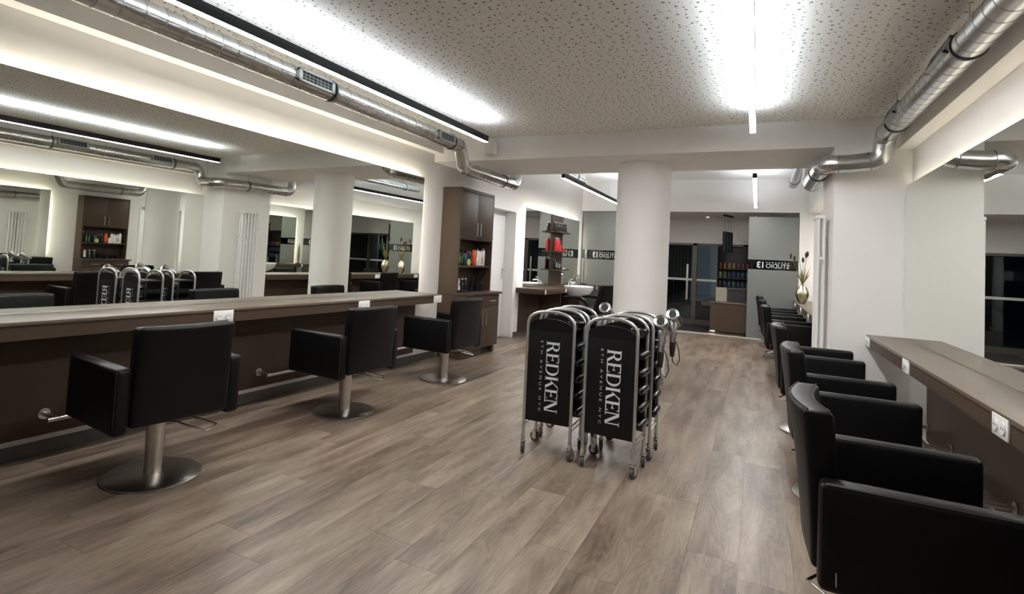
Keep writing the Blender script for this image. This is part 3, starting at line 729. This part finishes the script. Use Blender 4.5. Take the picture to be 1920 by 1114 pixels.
seamed(t, g((.49, 7.1, 2.79)), g((.50, 10.6, 2.79)), RD)
for p, zt in (((XE, 1.6, 2.445), ZC), ((XE, 3.40, 2.445), ZC), ((XE, 4.97, 2.445), ZC), ((.49, 5.98, 2.231), ZB), ((.50, 10.1, 2.79), ZF), ((.49, 8.1, 2.79), ZF)): clamp(t, g(p), (0, 1, 0), zt-2.445)
for y, z, l in ((3.62, 2.445, .36), (4.77, 2.445, .32), (1.9, 2.445, .36)): vent(t, g((XE, y, z)), l, math.radians(160))
# loudspeaker on the beam
t = thing('wall_speaker', 'small white loudspeaker box fixed to the beam near the long duct', 'speaker', (-2.80, YB0-.11, 2.455))
MB().box(-.06, .06, 0, .108, 0, .165, .004).build('cabinet', 'white_paint', t)
MB().box(-.052, .052, -.003, 0, .008, .157, .002).build('grille', 'white_plastic', t)

# ------------------------------------------------------------------ radiator on the pillar
t = thing('tube_radiator', 'tall white tube radiator on the aisle side of the pillar', 'radiator', (.50, 5.93, 0))
for i in range(6):
    for x in (0, .045): MB().sweep([(x, i*.06, .32), (x, i*.06, 1.80)], .0125, 12).build('tube', 'white_gloss', t)
for z in (.30, 1.79): MB().box(-.016, .061, -.022, .322, z, z+.035, .010).build('header', 'white_gloss', t)
MB().cyl((.06, .15, 1.6), (.085, .15, 1.6), .012, seg=10).build('bracket', 'white_gloss', t)
MB().cyl((.06, .15, .5), (.085, .15, .5), .012, seg=10).build('bracket', 'white_gloss', t)
MB().cyl((.02, -.022, 1.42), (.02, -.06, 1.42), .016, seg=14).build('bleed_valve', 'white_plastic', t)

# ------------------------------------------------------------------ frosted glass partition
def frosted(label, x0, x1, z1, zb0, zb1, tx0, tx1):
    t = thing('glass_panel', label, 'glass panel', (x0, YF+.02, 0), 0, 'frosted glass partition')
    wd = x1-x0
    MB().box(0, wd, 0, .010, .008, z1).build('pane', 'clear_glass', t)
    MB().box(.002, wd-.002, -.0012, -.0002, .012, zb0).build('frosted_film', 'film', t)
    MB().box(.002, wd-.002, -.0012, -.0002, zb1, z1-.002).build('frosted_film', 'film', t)
    # lettering is fixed to be read from outside, so it shows reversed in here
    h = zb1-zb0
    me = text_mesh('studio_lettering', 'STUDIO', h*.60, .0004, 1.0)
    w_ = max(v.co.x for v in me.vertices); s_ = (tx1-tx0)*.72/w_
    o = obj('studio_lettering', me, 'letter_frost', t, (tx1-x0, -.001, zb0+h*.20), (PI/2, 0, PI)); o.scale = (s_, 1, 1)
    me = text_mesh('number_lettering', '13', h*.86, .0004, .95, 'LEFT', .0035)
    w_ = max(v.co.x for v in me.vertices)
    o = obj('number_lettering', me, 'letter_frost', t, (tx0-x0+(tx1-tx0)*.25, -.001, zb0+h*.20), (PI/2, 0, PI)); o.scale = ((tx1-tx0)*.25/w_, 1, 1)
    m = MB()
    for i in range(8):
        xx = tx1-x0-(tx1-tx0)*(.04+.66*i/7); m.box(xx-.010, xx+.010, -.0012, -.0004, zb0+h*.70, zb0+h*.79)
    m.build('small_lettering', 'letter_frost', t)
    return t
xl = LX(0, YF)+.03
frosted('frosted glass panel with reversed lettering beside the wash basin unit', xl, -2.35, 2.375, 1.35, 1.545, -3.18, -2.68)
frosted('frosted glass panel with reversed lettering beside the vase', -.175, .66, 2.30, 1.305, 1.49, -.02, .52)

# ------------------------------------------------------------------ wash basin unit
YW = 8.2
t = thing('wash_unit', 'brown wash basin unit fixed below the shelf mirror', 'vanity', (LX(.002, YW), YW, 0), RL)
MB().box(0, .50, 0, 1.05, .715, .80, .002).build('worktop', 'laminate', t)
MB().box(0, .50, 2.10, 3.18, .715, .80, .002).build('worktop', 'laminate', t)
MB().box(0, .30, 1.05, 2.10, .715, .80, .002).build('worktop', 'laminate', t)
MB().box(0, .02, .12, 3.1, .06, .715).build('back_board', 'laminate', t)
MB().box(.02, .40, 1.02, 1.05, .06, .715).build('gable', 'laminate', t)
MB().box(.02, .40, 2.10, 2.13, .06, .715).build('gable', 'laminate', t)
for y in (.02, .98, 2.85): MB().box(.50, .506, y, y+.05, .725, .79, .001).build('socket_cover', 'white_plastic', t)
tb = thing('wash_basin', 'white ceramic hair wash basin projecting from the brown unit', 'basin', (LX(.54, YW+1.58), YW+1.58, .80), RL)
MB().lathe([(0, -.20), (.10, -.195), (.20, -.13), (.265, -.02), (.272, .02), (.262, .026), (.25, .015), (.19, -.10), (.09, -.16), (0, -.165)], 40, sy=1.25).build('bowl', 'ceramic', tb)
f_ = MB().sweep([(-.20, 0, -.02), (-.20, 0, .075), (-.17, 0, .10), (-.06, 0, .085)], .016, 14).build('mixer_tap', 'chrome', tb)
MB().sweep([(-.20, 0, .085), (-.19, 0, .125), (-.12, 0, .15)], .008, 10).build('lever', 'chrome', f_)
MB().sweep([(-.2, .12, -.02), (-.2, .12, .06), (-.12, .12, .085)], .017, 12).build('hand_shower', 'chrome', tb)
# mirror with a shelf column
tm = mirror('shelf_mirror', 'backlit mirror with a brown shelf column above the wash unit', (LX(0, 8.36), 8.36), RL, 2.80, .81, 2.135)
MB().box(.046, .062, 1.18, 1.78, 0, 1.32).build('shelf_column', 'laminate', tm)
for z in (.28, .62, .985): MB().box(.062, .21, 1.16, 1.80, z, z+.022).build('shelf', 'laminate', tm)
SY = 8.36
def sp_(y, z, x=.13): return (LX(x, SY+y), SY+y, .81+z+.0222)
for i in range(6): clipper('black hair clipper in the row of six on the top shelf above the basin', sp_(1.22+i*.105, .985), RL, 'black_plastic', 'clippers above the basin')
for y, hh, r, lb in ((1.24, .25, .034, 'tall red bottle on the middle basin shelf, outermost'), (1.34, .25, .034, 'tall red bottle on the middle basin shelf, second one'), (1.45, .13, .030, 'short red bottle on the middle basin shelf')):
    bottle('product_bottle', lb, 'bottle', sp_(y, .62), 'red_pack', 'red_pack' if r < .033 else 'grille_grey', r, hh, .018, 'red products above the basin')
for y, lb in ((1.56, 'flat red jar on the middle basin shelf'), (1.68, 'flat red jar at the end of the middle basin shelf')):
    t2 = thing('cream_jar', lb, 'jar', sp_(y, .62), 0, 'red products above the basin')
    MB().lathe([(0, 0), (.036, 0), (.038, .022), (0, .022)], 22).build('jar_body', 'red_pack', t2); MB().lathe([(0, .022), (.039, .022), (.039, .036), (0, .037)], 22).build('lid', 'red_pack', t2)
for y, hh, lb in ((1.22, .22, 'slim black bottle on the lower basin shelf, outermost'), (1.31, .19, 'black bottle on the lower basin shelf, second one'), (1.40, .17, 'black bottle on the lower basin shelf, third one')):
    bottle('product_bottle', lb, 'bottle', sp_(y, .28), 'black_gloss', 'black_plastic', .028, hh, .015, 'black products above the basin', 'white_pack')
t2 = thing('product_box', 'flat black box lying on the lower basin shelf', 'box', sp_(1.60, .28), RL); MB().box(-.04, .04, -.10, .10, 0, .035, .003).build('box_body', 'black_plastic', t2); MB().box(.0402, .0408, -.07, .07, .008, .027).build('printed_label', 'white_pack', t2)
t2 = thing('leaf_sculpture', 'tall slim brown wooden leaf standing on the wash unit', 'sculpture', (LX(.16, 11.22), 11.22, .80), RL)
MB().lathe([(0, .02), (.03, .03), (.045, .25), (.03, .45), (0, .60)], 16, sx=.35).build('leaf', 'driftwood', t2); MB().box(-.05, .05, -.05, .05, 0, .022, .004).build('foot', 'dark_slate', t2)
t2 = thing('soap_dispenser', 'small steel soap dispenser beside the basin', 'dispenser', (LX(.2, 10.7), 10.7, .80), RL)
MB().lathe([(0, 0), (.036, 0), (.036, .14), (.012, .15), (.012, .17)], 20).build('bottle_body', 'steel', t2); MB().sweep([(0, 0, .17), (0, 0, .2), (.06, 0, .195)], .007, 8).build('pump', 'chrome', t2)

# wash chair
t = thing('wash_chair', 'black padded chair with curved arms in front of the wash basin', 'chair', (-2.56, 9.05, 0), PI/2-.25)
MB().lathe([(0, 0), (.25, 0), (.255, .01), (.24, .016), (.05, .026), (0, .026)], 40).build('base_plate', 'steel', t)
MB().cyl((0, 0, .02), (0, 0, .40), .045, seg=24).build('pump_column', 'steel', t)
MB().box(-.25, .25, -.22, .30, .40, .52, .04, 3).build('seat', 'leather', t)
m = MB().grid(lambda u, v: (((u-.5)*.48, -.20-.14*v-.05*(1-(2*u-1)**2), .42+v*.50), (0, 1, 0)), 10, 10, .10)
bmesh.ops.recalc_face_normals(m.bm, faces=m.bm.faces[:])
bmesh.ops.bevel(m.bm, geom=[e for e in m.bm.edges if e.calc_face_angle(0) > 1.0], offset=.03, segments=3, affect='EDGES', profile=.5)
bo = m.build('backrest', 'leather', t)
for x in (-.10, .10): MB().sweep([(x, -.352, .46), (x, -.42, .66), (x, -.485, .88)], .004, 6).build('channel_seam', 'leather_seam', bo)
MB().cyl((.15, -.43, .80), (.15, -.475, .81), .022, seg=18).build('rear_knob', 'black_gloss', bo)
for s in (-1, 1): MB().sweep([(s*.285, .30, .66), (s*.285, .15, .685), (s*.285, -.02, .68), (s*.285, -.13, .62), (s*.275, -.20, .50), (s*.25, -.20, .43)], [.020, .028, .032, .032, .032, .028], 14).build('armrest', 'leather', t)
MB().sweep([(-.14, .24, .42), (-.15, .34, .20), (.15, .34, .20), (.14, .24, .42)], .011, 10).build('foot_rest', 'chrome', t)

# ------------------------------------------------------------------ vase with dried grass
t = thing('flower_vase', 'brushed brass egg shaped vase on the counter behind the pillar', 'vase', (.66, 10.35, .7752))
MB().lathe([(0, 0), (.04, 0), (.045, .004), (.075, .06), (.098, .14), (.092, .20), (.066, .26), (.030, .298), (.022, .305), (.024, .318), (.018, .318), (.016, .30), (0, .29)], 36).build('vessel', 'brass_vase', t)
t = thing('dried_bouquet', 'dried grass and thistle heads standing in the brass vase', 'dried flowers', (.66, 10.35, .80))
rnd = random.Random(3)
for i in range(26):
    a = rnd.uniform(0, 2*PI); s_ = rnd.uniform(.03, .12); h = rnd.uniform(.42, .56)
    MB().sweep([(0, 0, .12), (.006*math.cos(a), .006*math.sin(a), .29), (s_*.5*math.cos(a), s_*.5*math.sin(a), .29+(h-.29)*.55), (s_*math.cos(a), s_*math.sin(a), h)], [.0016, .0022, .006, .001], 6).build('grass_blade', 'dried_green', t)
for a, s_, h in ((2.9, .18, .76), (3.4, .13, .72), (.4, .07, .80), (-.3, .045, .78), (1.5, .06, .70), (2.2, .10, .92), (4.0, .12, .88)):
    x, y = s_*math.cos(a), s_*math.sin(a)
    st = MB().sweep([(0, 0, .12), (0, 0, .30), (x*.5, y*.5, .55), (x, y, h)], .0024, 6).build('stem', 'dried_stem', t)
    if h < .82: MB().lathe([(0, -.055), (.014, -.04), (.020, 0), (.012, .03), (0, .045)], 10, (x, y, h)).build('seed_head', 'dried_dark', st)

# ------------------------------------------------------------------ reception and shop front
YS = 13.1
struct(MB().box(-4.2, 1.3, YF+.22, YS+.05, 2.385, 2.48).build('ceiling', 'wall_paint'), 'low ceiling of the reception behind the glass partition')
struct(MB().box(XRF-.05, XRF+.2, YF+.22, YS, 0, 2.4).build('wall_right', 'wall_paint'), 'reception side wall')
struct(MB().box(-4.2, 1.3, YS, YS+.12, 1.83, 2.40).build('wall_shopfront', 'wall_paint'), 'bulkhead above the shop front doors')
t = thing('window_1', 'glass shop front with metal posts and a glazed door', 'shop front', (-1.9, YS, 0)); t['kind'] = 'structure'
for x in (-1.5, -.45, .62, 1.65, 2.75): MB().box(x-.045, x+.045, 0, .10, 0, 1.83).build('post', 'frame_metal', t)
MB().box(-1.5, 2.75, 0, .10, 1.78, 1.83).build('head_rail', 'frame_metal', t)
for a, b_ in ((-1.455, -.495), (-.405, .575), (.665, 1.605), (1.695, 2.705)):
    p = MB().box(a, b_, .045, .055, .12, 1.78).build('pane', 'clear_glass', t)
    MB().box(a, b_, .03, .07, 0, .12).build('bottom_rail', 'frame_metal', t)
    MB().box(a, b_, .038, .044, .98, 1.03).build('frosted_stripe', 'letter_frost', p)
MB().box(.45, .49, -.02, 0, .55, 1.35).build('door_pull', 'steel', t)
struct(MB().box(-6, 5, YS+.12, 24, -.12, -.01).build('ground', 'asphalt'), 'dark street outside the shop front')
tag(MB().box(-1.95, -.90, 11.75, 12.9, .0005, .008, .002).build('door_mat', 'mat_dark'), 'dark entrance mat in front of the glazed door', 'mat')
# reception desk
t = thing('reception_desk', 'brown reception desk with a raised stone and slate back part', 'desk', (-.50, 12.0, 0))
MB().box(-.33, .33, -.26, .10, .05, .60).build('front_body', 'laminate', t)
MB().box(-.35, .35, -.28, .12, .60, .622, .002).build('desk_top', 'laminate_top', t)
MB().box(-.27, .30, -.20, .08, 0, .05).build('plinth', 'laminate_edge', t)
MB().box(-.32, -.24, -.255, -.235, .040, .049).build('plinth_light', 'warm_led', t)
MB().box(-.26, -.05, .12, .24, 0, .90).build('stone_block', 'stone', t)
MB().box(-.05, .36, .12, .24, 0, .87).build('slate_block', 'dark_slate', t)
MB().box(-.06, .38, .10, .27, .87, .90, .002).build('raised_top', 'laminate_edge', t)
MB().box(-.52, -.33, -.05, .30, .52, .58).build('side_leaf', 'laminate', t)
# retail rack with coloured bottles
t = thing('retail_rack', 'dark retail rack behind the reception desk', 'rack', (-.36, 12.78, 0))
MB().box(-.42, .42, .10, .12, 0, 1.75).build('back_board', 'dark_slate', t)
for s in (-1, 1): MB().box(s*.42-.01, s*.42+.01, -.10, .12, 0, 1.75).build('side_board', 'dark_slate', t)
for z in (.50, .88, 1.08, 1.28): MB().box(-.41, .41, -.09, .10, z, z+.015).build('shelf', 'dark_slate', t)
for z, cols, nm in ((1.28, ('red_pack', 'orange_pack', 'yellow_pack', 'yellow_pack', 'pink_pack', 'pink_pack', 'pink_pack', 'blue_pack', 'blue_pack'), 'top'), (1.08, ('lime_pack', 'green_print', 'blue_pack', 'blue_pack', 'blue_pack', 'blue_pack', 'teal_pack', 'teal_pack', 'blue_pack'), 'second'), (.88, ('dark_slate', 'blue_pack', 'blue_pack', 'teal_pack', 'blue_pack', 'blue_pack', 'teal_pack', 'teal_pack', 'blue_pack'), 'third')):
    for i, cc in enumerate(cols):
        nmz = {'red_pack': 'red', 'orange_pack': 'orange', 'yellow_pack': 'yellow', 'pink_pack': 'pink', 'blue_pack': 'dark blue', 'lime_pack': 'lime', 'green_print': 'green', 'teal_pack': 'teal', 'dark_slate': 'black'}[cc]
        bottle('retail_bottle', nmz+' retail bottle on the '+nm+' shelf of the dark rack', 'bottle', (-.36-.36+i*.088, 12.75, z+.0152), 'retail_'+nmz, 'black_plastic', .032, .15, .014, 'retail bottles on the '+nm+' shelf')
# pendants
for i, (x, y) in enumerate(((-.62, 12.0), (-.57, 12.17), (-.52, 12.34))):
    t = thing('pendant_lamp', 'slim black tube pendant over the reception desk, '+('nearest the salon', 'middle one', 'nearest the shop front')[i], 'lamp', (x, y, 1.62), 0, 'tube pendants over the desk')
    MB().lathe([(.032, 0), (.038, 0), (.038, .42), (.012, .425), (.010, .42), (.032, .405)], 24).build('shade', 'black_metal', t)
    MB().lathe([(.0, .05), (.031, .05), (.0315, .004), (.031, .003), (.030, .052), (0, .055)], 24).build('gold_lining', 'gold_inner', t)
    MB().cyl((0, 0, .05), (0, 0, .056), .02, seg=16).build('bulb', 'warm_led', t)
    MB().cyl((0, 0, .42), (0, 0, .75), .0018, seg=6).build('cord', 'rubber', t)
    MB().box(-.04, .04, -.04, .04, .735, .765, .002).build('canopy', 'black_metal', t)
for x, y, lb in ((-1.0, 12.6, 'round recessed ceiling spot by the glazed door'), (-2.9, 12.5, 'round recessed ceiling spot behind the basin side frosted panel'), (.3, 12.6, 'round recessed ceiling spot behind the vase side frosted panel')):
    t = thing('ceiling_spot', lb, 'lamp', (x, y, 2.385), 0, 'recessed ceiling spots')
    MB().lathe([(.034, -.002), (.045, -.004), (.047, 0), (.034, 0)], 24).build('trim_ring', 'white_gloss', t)
    MB().cyl((0, 0, -.0025), (0, 0, -.0005), .033, seg=20).build('lens', 'spot', t)
# across the street
t = thing('shop_facade', 'dark building across the street with a dim lit shop window', 'building', (-2.5, 19.0, 0))
MB().box(-6, 7, 0, .4, 0, 6).build('wall', 'night_facade', t)
wd = MB().box(.55, 1.35, -.05, 0, .2, 2.35).build('window', 'lit_window', t)
MB().box(.6, 1.3, -.07, -.05, 2.0, 2.3).build('sign', 'lit_sign', wd)
for i in range(5): MB().box(.0+i*.1, .04+i*.1, -.06, 0, .1, 2.6).build('louvre', 'frame_metal', t)
MB().box(-3.2, -2.2, -.03, 0, .3, 2.2).build('window', 'lit_window', t)
